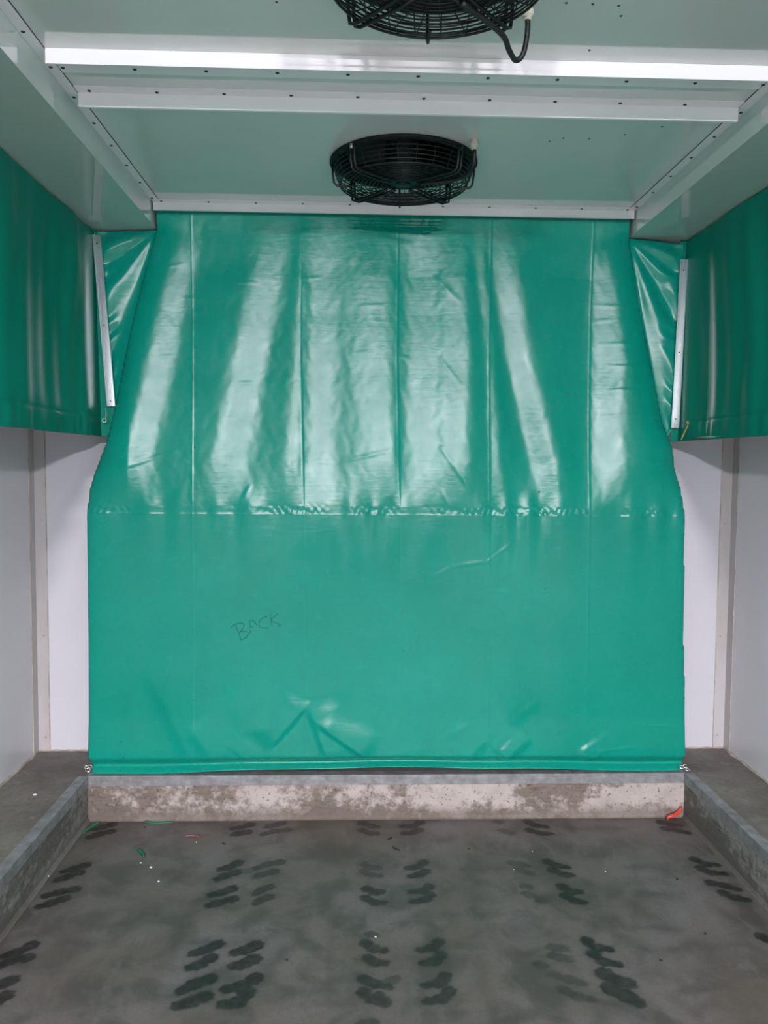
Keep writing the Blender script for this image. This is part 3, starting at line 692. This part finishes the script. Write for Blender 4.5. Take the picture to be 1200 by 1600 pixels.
zz_ = np.linspace(0.15, 2.75, 1041)
eL = np.array(EDGE_L); eR = np.array(EDGE_R)
XLp = smooth(np.interp(zz_, eL[:, 0], eL[:, 1]), 6); XRp = smooth(np.interp(zz_, eR[:, 0], eR[:, 1]), 6)
XLp = np.where(zz_ > 2.59, np.maximum(XLp, XS_L + 0.004), XLp); XRp = np.where(zz_ > 2.59, np.minimum(XRp, XS_R - 0.004), XRp)
Yp = smooth(np.interp(zz_, [0.15, 0.205, 0.222, 0.236, 0.250, 0.275, 0.31, 0.45, 0.8, 1.2, 1.4, 1.55, 1.75, 2.0, 2.25, 2.45, 2.62, 2.75],
                      [3.572, 3.574, 3.586, 3.604, 3.594, 3.572, 3.574, 3.590, 3.602, 3.606, 3.606, 3.613, 3.625, 3.634, 3.636, 3.632, 3.626, 3.622]), 4)
Yp_s = smooth(Yp, 30)
Yp = np.where(zz_ < 0.36, Yp, Yp_s)
sz = np.array([2.4958, 2.0544, 1.606])
def lin3(v, z):
    v = np.array(v, float)
    return np.interp(z, sz[::-1], v[::-1]) + np.where(z > sz[0], (z - sz[0]) * (v[0] - v[1]) / (sz[0] - sz[1]), 0) * 0.6 + np.where(z < sz[2], (z - sz[2]) * (v[1] - v[2]) / (sz[1] - sz[2]), 0) * 0.6
def bslope(X, Z, split):
    cx_, cy_ = (0 - X) / 3.63, (1.6 - Z) / 3.63
    out = []
    for lx, ly in LAMP_SPOTS:
        out.append((cx_ + (lx - X) / (3.63 - ly)) / 2)
    return np.where(X < split, out[0], out[1])
ux = np.linspace(-1.25, 1.56, 1125)                 # fine axis for integrating the fold slopes
DSIGN = [-0.6, -0.7, 0.9, -0.9, 0.9, -0.8, 0.9, 0.8, 0.6]     # which way each shaded flank leans
def fold_field(zrow, A=0.20):
    """displacement along Y on ux for one height"""
    cs = np.array([lin3(s[0], zrow) for s in STREAKS]); ws = np.array([s[1] for s in STREAKS])
    st = np.array([np.interp(zrow, sz[::-1], s[2][::-1]) for s in STREAKS])
    B = np.zeros_like(ux)
    for c_, w_, s_ in zip(cs, ws, st):
        B = np.maximum(B, s_ * np.exp(-np.abs((ux - c_) / (w_ * 1.12)) ** 2.6))
    split = (cs[4] + cs[5]) / 2
    b = bslope(ux, zrow, split)
    dark = np.zeros_like(ux)
    bc = bslope(cs, zrow, split)
    for i in range(len(cs) - 1):
        lo, hi = cs[i], cs[i + 1]
        sel = (ux >= lo) & (ux < hi)
        gap = max(hi - lo - ws[i] - ws[i + 1], 0.02)
        close = -(bc[i] * ws[i] + bc[i + 1] * ws[i + 1]) / gap
        dark[sel] = np.clip(close, -0.14, 0.14) + DSIGN[i] * A
    dark[ux < cs[0]] = -0.05
    dark[ux >= cs[-1]] = 0.05
    # feather the flanks
    sl = B * b + (1 - B) * dark
    sl = smooth(sl, 5)
    D = np.cumsum(sl) * (ux[1] - ux[0])
    core = (ux > -0.95) & (ux < 1.28)
    pf = np.polyfit(ux[core], D[core], 3)
    D = D - np.polyval(pf, np.clip(ux, -1.0, 1.32))
    return D
keyz = np.linspace(1.30, 2.70, 29)
FK = np.array([fold_field(z) for z in keyz])
nr, nc = len(zc), len(uc)
Ug, Zg = np.meshgrid(uc, zc)
XLg = np.interp(zc, zz_, XLp)[:, None] * np.ones((1, nc)); XRg = np.interp(zc, zz_, XRp)[:, None] * np.ones((1, nc))

ph = rng.uniform(0, 6.28, 40)
def wav(X, Z, seed, kx, kz):
    return np.sin(X * kx + 1.3 * np.sin(Z * kz + ph[seed]) + ph[seed + 1]) * np.cos(Z * kz * 0.7 + ph[seed + 2] + X * kx * 0.15)
def depth(X, Z):
    """Y of the front face of the sheet at X, Z (arrays)"""
    X = np.asarray(X, float); Z = np.asarray(Z, float)
    y = np.interp(Z, zz_, Yp)
    # big folds in the upper half
    zi = np.clip((Z - keyz[0]) / (keyz[1] - keyz[0]), 0, len(keyz) - 1.001)
    k0 = zi.astype(int); t = zi - k0
    xi = np.clip((X - ux[0]) / (ux[1] - ux[0]), 0, len(ux) - 1.001)
    x0 = xi.astype(int); s = xi - x0
    f = ((FK[k0, x0] * (1 - s) + FK[k0, x0 + 1] * s) * (1 - t) + (FK[k0 + 1, x0] * (1 - s) + FK[k0 + 1, x0 + 1] * s) * t)
    env = np.interp(Z, [0.2, 0.6, 1.0, 1.30, 1.385, 1.48, 1.60, 2.42, 2.60, 2.70], [0.0, 0.03, 0.08, 0.22, 0.30, 0.62, 1, 1, 0.45, 0.10])
    y = y + f * env
    # gentle waves
    lo = np.interp(Z, [0.22, 0.35, 1.2, 1.5, 2.7], [0.2, 1, 1, 0.5, 0.5])
    y = y + lo * (0.0035 * wav(X, Z, 0, 7, 1.6) + 0.0009 * wav(X, Z, 3, 19, 3.1) + 0.0003 * wav(X, Z, 6, 43, 7))
    # crinkles in the glossy upper half
    up_ = np.interp(Z, [1.2, 1.45, 2.5, 2.65], [0.15, 1, 1, 0.5])
    y = y + up_ * (0.00022 * wav(X, Z, 9, 95, 38) + 0.00011 * wav(X, Z, 12, 160, 90))
    # short pleats that run down from the seam
    g = np.exp(-np.maximum(1.362 - Z, 0) / 0.13) * (Z < 1.362) + (Z >= 1.362) * np.exp(-np.maximum(Z - 1.402, 0) / 0.05)
    y = y + g * (0.0046 * np.sin(X * 41 + 2.1 * np.sin(X * 9)) * np.sin(X * 5.3 + 0.7))
    # seam band puckers
    inb = np.exp(-((Z - 1.384) / 0.018) ** 4)
    y = y + inb * 0.0010 * (0.5 + 0.5 * np.sin(X * 11 + 2 * np.sin(X * 4.7))) * (np.sin(X * 110 + 3 * np.sin(X * 37) + Z * 130) + 0.7 * np.sin(X * 217 + 2 * np.sin(X * 21) - Z * 90))
    # vertical fold creases
    for a, b in CREASES:
        xc_ = np.interp(Z, [0.8, 2.05], [b, a])
        amp = np.interp(Z, [0.25, 0.6, 1.3, 1.45, 2.6], [0.0003, 0.0004, 0.0005, 0.0008, 0.0005])
        y = y - amp * np.exp(-((X - xc_) / 0.0045) ** 2) + amp * 0.5 * np.tanh((X - xc_) / 0.006) * np.exp(-np.abs(X - xc_) / 0.03)
    for a, b, w, h in WRINKLES:
        d, tt = seg_dist(X, Z, a, b)
        y = y - 0.6 * h * np.exp(-(d / w) ** 2) * (0.35 + 0.65 * np.sin(np.pi * np.clip(tt, 0.06, 0.94)))
    for a, b, w, h in LUMPS:
        if w < 0.02: w, h = 0.02, 0.30 * h
        dx_, dz_ = b[0] - a[0], b[1] - a[1]
        L_ = math.hypot(dx_, dz_); nx_, nz_ = (-dz_ / L_, dx_ / L_)
        if nz_ < 0: nx_, nz_ = -nx_, -nz_
        sd_ = (X - a[0]) * nx_ + (Z - a[1]) * nz_              # above the ridge is positive
        along = ((X - a[0]) * dx_ + (Z - a[1]) * dz_) / (L_ * L_)
        ev = np.clip(along / 0.35 + 0.25, 0, 1) * np.clip((1.1 - along) / 0.3, 0, 1)
        ev = ev * ev * (3 - 2 * ev)
        y = y - 0.9 * h * ev * np.exp(-(sd_ / np.where(sd_ > 0, 5.0 * w, 0.7 * w)) ** 2)
    return y
def roll(X, XL_, XR_, Z):
    k = np.interp(Z, [0.2, 1.35, 1.6, 2.58, 2.62, 2.7], [0.008, 0.012, 0.055, 0.045, 0.02, 0.0])
    w = np.interp(Z, [0.2, 1.35, 1.6, 2.7], [0.012, 0.02, 0.055, 0.05])
    return k * (np.exp(-np.maximum(X - XL_, 0) / w) + np.exp(-np.maximum(XR_ - X, 0) / w))
Xm = np.clip(Ug, XLg, XRg)
Ym = depth(Xm, Zg) + roll(Xm, XLg, XRg, Zg)
Zm = Zg.copy()
rise = np.interp(Xm, [-1.18, -0.75, -0.2, 0.4, 0.9, 1.48], [0.0, 0.006, 0.022, 0.024, 0.012, 0.002]) + 0.003 * np.sin(Xm * 9)
Zm = Zm + np.maximum(rise, 0) * np.clip(1 - (Zg - Z_BOT) / 0.09, 0, 1)
# side flaps: cloth beyond the fold is pulled back to the clamp bar
keepz = np.ones((nr, nc), bool)
for side in (0, 1):
    XE = XLg if side == 0 else XRg
    s = 1 if side == 0 else -1
    fl = (Ug < XLg - 1e-6) if side == 0 else (Ug > XRg + 1e-6)
    end = U0 if side == 0 else U1
    w = np.clip((XE - Ug) / (XE - end + 1e-9), 0, 1) * fl
    (bx0, bz0), (bx1, bz1) = BAR_L if side == 0 else BAR_R
    tb = (bz0 - Zg) / (bz0 - bz1)
    bx = bx0 + (bx1 - bx0) * np.clip(tb, -0.2, 1.05) - s * 0.006
    hang = np.clip((Zg - (bz1 - 0.09)) / 0.11, 0, 1); hang = hang * hang * (3 - 2 * hang)   # 1 beside the bar, 0 below it
    bx = bx * hang + (XE + s * 0.02) * (1 - hang)
    by = 3.697 * hang + (Ym + 0.045) * (1 - hang)
    tuck = np.clip(w / 0.12, 0, 1)
    fx_ = XE + s * 0.014 * np.sin(np.pi * tuck) + (bx - XE) * np.clip((w - 0.06) / 0.94, 0, 1)
    yf = Ym + 0.03 * tuck
    fy = yf + (by - yf) * np.clip((w - 0.08) / 0.92, 0, 1) ** 0.8
    # folds that fan out from the corner under the soffit
    cxp, czp = (XS_L if side == 0 else XS_R), Z_SOF
    ang = np.arctan2((cxp - fx_) * s, np.maximum(czp - Zg, 0.001))
    rad = np.hypot(fx_ - cxp, Zg - czp)
    wr = np.sin(ang * (11 if side == 0 else 15) + (0.6 if side == 0 else 2.0)) * np.clip(rad / 0.3, 0, 1) * np.clip((1 - w) * 6, 0, 1) * np.clip(w * 6, 0, 1)
    fy = fy - 0.010 * wr * hang - 0.0035 * hang * np.sin(Zg * (57 if side == 0 else 62) + 9 * w + 1.5 * np.sin(Zg * 23)) * np.clip((w - 0.45) * 3, 0, 1) * np.clip((1 - w) * 8, 0, 1)
    Xm = np.where(fl, fx_, Xm); Ym = np.where(fl, fy, Ym)
    Zm = np.where(fl, np.minimum(Zg, Z_SOF - 0.003 - (0.018 if side else 0.0) * np.clip(w, 0, 1)), Zm)
    keepz &= ~(fl & (Zg > Z_SOF - 0.002))
kf = keepz[:-1, :-1] & keepz[1:, :-1] & keepz[:-1, 1:] & keepz[1:, 1:]
me = grid_mesh('curtain_sheet', np.stack([Xm, Ym, Zm], -1), kf)
curtain = tag(empty('back_curtain', (CX, 3.60, Z_KERB)), 'large glossy green tarpaulin curtain hung across the back wall, BACK written on it', 'curtain')
def add_part(o, root):
    o.parent = root
    o.matrix_parent_inverse = Matrix.Translation(-Vector(root.location))
    return o
sheet = meobj('tarpaulin_sheet', me, M_tarp, None, True)
add_part(sheet, curtain)
so = sheet.modifiers.new('thickness', 'SOLIDIFY'); so.thickness = 0.0012; so.offset = -1
# welded seam band
zb = np.linspace(1.366, 1.402, 9); xb = np.arange(-1.180, 1.481, 0.004)
XB_, ZB_ = np.meshgrid(xb, zb)
lo_ = np.interp(ZB_, zz_, XLp) + 0.001; hi_ = np.interp(ZB_, zz_, XRp) - 0.001
XB_ = np.clip(XB_, lo_, hi_)
YB_ = depth(XB_, ZB_) + roll(XB_, lo_ - 0.001, hi_ + 0.001, ZB_) - 0.0022 - 0.0008 * np.exp(-((ZB_ - 1.366) / 0.004) ** 2)
add_part(meobj('welded_seam', grid_mesh('welded_seam', np.stack([XB_, YB_, ZB_], -1)), M_tarp, None, True), curtain)
# handwritten word
for k, strk in enumerate(LETTERS):
    p = spline([(a, 0, b) for a, b in strk], 6)
    xs_ = np.array([v.x for v in p]); zs_ = np.array([v.z for v in p])
    yy = depth(xs_, zs_) - 0.0009
    bm = bmesh.new()
    tube(bm, list(zip(xs_, yy, zs_)), 0.0013, 5)
    add_part(obj('pen_stroke', bm, M_ink), curtain)
for x, z, s in SPOTS:
    bm = bmesh.new()
    y = float(depth(np.array([x]), np.array([z]))[0]) - 0.0012
    r_ = [s * (0.75 + 0.4 * random.random()) for _ in range(9)]
    f_ = [bm.verts.new((x + r_[k] * math.cos(k * 0.698), y, z + r_[k] * math.sin(k * 0.698))) for k in range(9)]
    b_ = [bm.verts.new((x + 0.8 * r_[k] * math.cos(k * 0.698), y + 0.0015, z + 0.8 * r_[k] * math.sin(k * 0.698))) for k in range(9)]
    bm.faces.new(f_)
    for k in range(9): bm.faces.new((f_[k], f_[(k + 1) % 9], b_[(k + 1) % 9], b_[k]))
    add_part(obj('dirt_spot', bm, M_ink), curtain)

# ------------------------------------------------------------------ side curtains
def side_curtain(side, label):
    s = 1 if side == 'left' else -1
    xc_ = XC_L if s > 0 else XC_R
    yv = np.concatenate([np.linspace(Y_REAR + 0.05, 1.8, 170)[:-1], np.arange(1.8, 3.672, 0.008)])
    zv = np.concatenate([np.arange(1.706, 1.80, 0.005), np.arange(1.80, 2.612, 0.012), [2.612]])
    Yg, Zg_ = np.meshgrid(yv, zv)
    o = 3 if s > 0 else 17
    e = np.interp(Zg_, [1.70, 1.79, 1.85, 2.4, 2.61], [0.55, 0.7, 1, 0.9, 0.25])
    d = 1.15 * e * (0.013 * np.sin(Yg * 9.5 + ph[o] + 0.8 * np.sin(Zg_ * 2.2 + ph[o + 1])) + 0.006 * np.sin(Yg * 17 + ph[o + 2] + (2.61 - Zg_) * 1.6) * np.cos(Zg_ * 1.9 + ph[o + 3]) + 0.0018 * np.sin(Yg * 41 + ph[o + 4] + 2.2 * np.sin(Zg_ * 4)))
    d = d + 0.0026 * np.exp(-((Zg_ - 1.75) / 0.04) ** 2) * np.sin(Yg * 52 + 5 * np.sin(Yg * 11)) * np.sin(Yg * 7.3 + 1) - 0.004 * np.exp(-((Zg_ - 1.79) / 0.006) ** 2)
    d = d * np.interp(Yg, [3.45, 3.66], [1, 0.15])
    X = xc_ + s * ((0.012 if s > 0 else 0.002) + d) + s * (0.02 if s > 0 else 0.010) * np.interp(Zg_, [1.7, 2.6], [1, 0]) * np.interp(Yg, [2.5, 3.67], [0, 1])
    # the end turns inwards behind the clamp bar
    (bx0, bz0), (bx1, bz1) = BAR_L if s > 0 else BAR_R
    col_x, col_y = [], []
    nret = 8
    bxz = bx0 + (bx1 - bx0) * (bz0 - zv) / (bz0 - bz1)
    Xe = X[:, -1]
    ret = [np.stack([Xe, yy_ + 0 * zv, zv], -1) for yy_ in (3.690, 3.700, 3.7035)] + [np.stack([Xe + s * 0.004, 3.704 + 0 * zv, zv], -1)]
    for k in range(1, nret + 1):
        t = k / nret
        tx = Xe + s * 0.006 + (bxz + s * 0.010 - Xe - s * 0.006) * t
        ret.append(np.stack([tx, 3.7045 + 0 * zv, zv], -1))
    P = np.stack([X, Yg, Zg_], -1)
    P = np.concatenate([P] + [r_[:, None, :] for r_ in ret], 1)
    root = tag(empty('side_curtain', (xc_, 1.0, 1.706)), label, 'curtain', 'green curtains along the side walls')
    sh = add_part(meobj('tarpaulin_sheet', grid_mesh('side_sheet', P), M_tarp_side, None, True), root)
    md = sh.modifiers.new('thickness', 'SOLIDIFY'); md.thickness = 0.0012; md.offset = 1 if s > 0 else -1
    # rod inside the hem
    bm = bmesh.new(); tube(bm, [(xc_ + s * 0.002, y, 1.716) for y in np.linspace(Y_REAR + 0.1, 3.64, 12)], 0.008, 8)
    add_part(obj('hem_rod', bm, M_tarp_side, None, True), root)
    # dark fixing batten under the soffit
    bm = bmesh.new(); box(bm, min(xc_ - s * 0.004, xc_ - s * 0.02), max(xc_ - s * 0.004, xc_ - s * 0.02), Y_REAR + 0.05, 3.66, 2.585, Z_SOF - 0.0005)
    add_part(obj('top_batten', bm, M_rivet), root)
    return root
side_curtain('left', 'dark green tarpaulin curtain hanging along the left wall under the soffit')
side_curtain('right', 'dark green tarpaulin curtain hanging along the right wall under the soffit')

# ------------------------------------------------------------------ aluminium clamp bars
def clamp_bar(b, fr, label):
    (x0, z0), (x1, z1) = b
    root = tag(empty('clamp_bar', ((x0 + x1) / 2, 3.678, z1)), label, 'bar', 'aluminium clamp bars at the curtain edges')
    h = 0.0185
    bm = bmesh.new()
    prism(bm, [(x0 - h, z0), (x0 + h, z0), (x1 + h, z1), (x1 - h, z1)], 3.6755, 3.6805, 'Y')
    for v in bm.verts: v.co = Vector((v.co.x, v.co.y, v.co.z))
    bmesh.ops.bevel(bm, geom=bm.edges[:], offset=0.0008, segments=1, affect='EDGES')
    ba = add_part(obj('flat_bar', bm, M_alu), root)
    for t in fr:
        r_ = rivet(None, (x0 + (x1 - x0) * t, 3.6755, z0 + (z1 - z0) * t), (0, -1, 0), ME_SCREW)
        add_part(r_, root)
    return root
clamp_bar(BAR_L, (0.05, 0.525, 0.97), 'bright aluminium flat bar clamping the curtain edge on the left')
clamp_bar(BAR_R, (0.065, 0.55, 0.945), 'bright aluminium flat bar clamping the curtain edge on the right')

# ------------------------------------------------------------------ small fittings
def link_chain(name, pts, r, w, label, cat):
    """a few shiny chain links"""
    root = tag(empty(name, pts[0]), label, cat)
    for i, p in enumerate(pts):
        bm = bmesh.new()
        ring_ = []
        for k in range(16):
            a = 2 * math.pi * k / 16
            ring_.append(Vector((r * 1.35 * math.cos(a), r * math.sin(a), 0)))
        rot = Matrix.Rotation(0.5 + i * 1.5, 3, 'X') @ Matrix.Rotation(0.4 * i, 3, 'Z')
        tube(bm, [rot @ v + Vector(p) for v in ring_], w, 6, True)
        add_part(obj('chain_link', bm, M_chrome, None, True), root)
    return root
link_chain('metal_clip', [(-1.190, 3.582, 0.236), (-1.176, 3.578, 0.240), (-1.183, 3.575, 0.224)], 0.0085, 0.0032, 'small shiny metal clip at the lower left corner of the green curtain', 'clip')
link_chain('metal_clip', [(1.486, 3.575, 0.226), (1.500, 3.578, 0.228), (1.511, 3.575, 0.2155)], 0.0085, 0.0032, 'small shiny metal clip at the lower right corner of the green curtain', 'clip')
# straw-coloured tie on the right side curtain, small eyelet on the left one
bm = bmesh.new()
tube(bm, spline([(1.455, 3.612, 1.713), (1.463, 3.605, 1.738), (1.474, 3.600, 1.765), (1.483, 3.598, 1.790), (1.486, 3.598, 1.800)], 6), 0.0028, 6)
tube(bm, spline([(1.486, 3.598, 1.792), (1.470, 3.594, 1.790), (1.474, 3.592, 1.781), (1.484, 3.596, 1.786)], 6), 0.0022, 6)
tag(obj('tie_cord', bm, M_cord, None, True), 'thin straw-coloured cord knotted at the hem of the right side curtain', 'cord')
bm = bmesh.new()
tube(bm, [(-1.118 + 0.008 * math.cos(k * 0.3927), 3.662, 1.775 + 0.010 * math.sin(k * 0.3927)) for k in range(16)], 0.0024, 6, True)
tube(bm, spline([(-1.112, 3.664, 1.83), (-1.109, 3.660, 1.80), (-1.111, 3.661, 1.785)], 6), 0.0016, 6)
tag(obj('eyelet_ring', bm, M_rivet_l, None, True), 'small dull metal eyelet ring beside the foot of the left aluminium bar', 'ring')

# ------------------------------------------------------------------ scraps on the floor
def scrap(name, pts, w, h, m_, label, cat, z=0.0012, taper=True, lift=0.0):
    P = spline([(x, y, z) for x, y in pts], 6)
    bm = bmesh.new()
    L, R_, n_ = [], [], len(P)
    rows = []
    for i, p in enumerate(P):
        t = (P[min(i + 1, n_ - 1)] - P[max(i - 1, 0)]).normalized()
        sd = Vector((-t.y, t.x, 0))
        k = i / (n_ - 1)
        ww = w * ((0.45 + 0.55 * math.sin(math.pi * min(max(k, 0.02), 0.98))) if taper else 1.0)
        zl = lift * k + 0.3 * h * (1 + math.sin(k * 9))
        rows.append([bm.verts.new(p + sd * ww + Vector((0, 0, zl))), bm.verts.new(p + Vector((0, 0, zl + h))), bm.verts.new(p - sd * ww + Vector((0, 0, zl))), bm.verts.new(p + Vector((0, 0, zl * 0.6)))])
    for A, B in zip(rows[:-1], rows[1:]):
        for k in range(4):
            bm.faces.new((A[k], A[(k + 1) % 4], B[(k + 1) % 4], B[k]))
    bm.faces.new(rows[0][::-1]); bm.faces.new(rows[-1])
    bmesh.ops.recalc_face_normals(bm, faces=bm.faces[:])
    return tag(obj(name, bm, m_, None, True), label, cat)
scrap('plastic_scrap', [(1.405, 3.525), (1.435, 3.530), (1.465, 3.542), (1.482, 3.548)], 0.014, 0.012, M_reddeb, 'red plastic scrap leaning in the right corner of the kerb', 'scrap', lift=0.040)
scrap('plastic_scrap', [(-1.158, 3.43), (-1.150, 3.49), (-1.125, 3.535)], 0.009, 0.006, M_greendeb, 'green plastic scrap in the left corner of the kerb', 'scrap')
scrap('plastic_scrap', [(-0.925, 3.542), (-0.905, 3.535), (-0.86, 3.528), (-0.80, 3.530)], 0.007, 0.005, M_greendeb, 'long thin green scrap lying at the foot of the back kerb', 'scrap')
scrap('plastic_scrap', DEB['leaf'], 0.010, 0.005, M_greendeb, 'small green scrap on open floor beside white chips', 'scrap')
scrap('dry_leaf', DEB['brown'], 0.007, 0.004, M_brown, 'reddish brown dry scrap on the floor near the back kerb', 'scrap')
def chip(name, p, r, m_, label, cat, z=0.0, group=None):
    bm = bmesh.new()
    bmesh.ops.create_icosphere(bm, subdivisions=1, radius=r)
    for v in bm.verts:
        v.co = Vector((v.co.x * random.uniform(0.7, 1.3), v.co.y * random.uniform(0.6, 1.2), v.co.z * random.uniform(0.4, 0.7)))
    zmin = min(v.co.z for v in bm.verts)
    for v in bm.verts: v.co += Vector((p[0], p[1], z - zmin + 0.0002))
    return tag(obj(name, bm, m_), label, cat, group)
CH = [('w1', 0.0085, 'largest white chip on the floor, left of the middle'), ('w2', 0.005, 'white chip just below the small green scrap'),
      ('w3', 0.005, 'white chip lowest of the three beside the green scrap'), ('w4', 0.007, 'white chip at the foot of the left kerb'),
      ('w5', 0.005, 'white crumb between the middle prints near the front'), ('w6', 0.004, 'white crumb on the right half of the floor'),
      ('w7', 0.003, 'tiny white crumb right of the middle near the back kerb'), ('w8', 0.0035, 'tiny white crumb right of the middle print column'),
      ('w10', 0.005, 'pale crumb beside the reddish brown scrap')]
for k, r, lab in CH:
    chip('paint_chip', DEB[k][0], r * 0.85, M_chip, lab, 'chip', 0.0, 'white chips on the floor')
chip('paint_chip', (-1.333, 3.36), 0.008, M_chip, 'pale chip lying on top of the left kerb', 'chip', Z_KERB, 'white chips on the floor')
BT = [('d3', 0.005, 'round dark speck on the right of the floor'), ('d4', 0.005, 'dark sliver near the right front of the floor'),
      ('d5', 0.004, 'dark speck right of the middle close to the back'), ('d6', 0.005, 'dark speck under the long green scrap'),
      ('d7', 0.006, 'dark speck left of the middle near the front'), ('d9', 0.005, 'dark speck at the right front')]
for k, r, lab in BT:
    chip('dark_speck', DEB[k][0], r, M_bit, lab, 'speck', 0.0, 'dark specks on the floor')
for k, lab in (('d1', 'dark flake in the middle of the floor near the back kerb'), ('d2', 'dark sliver just in front of the middle flake'), ('d8', 'dark flake below the left back prints')):
    scrap('dark_flake', DEB[k], 0.006, 0.003, M_bit, lab, 'flake')
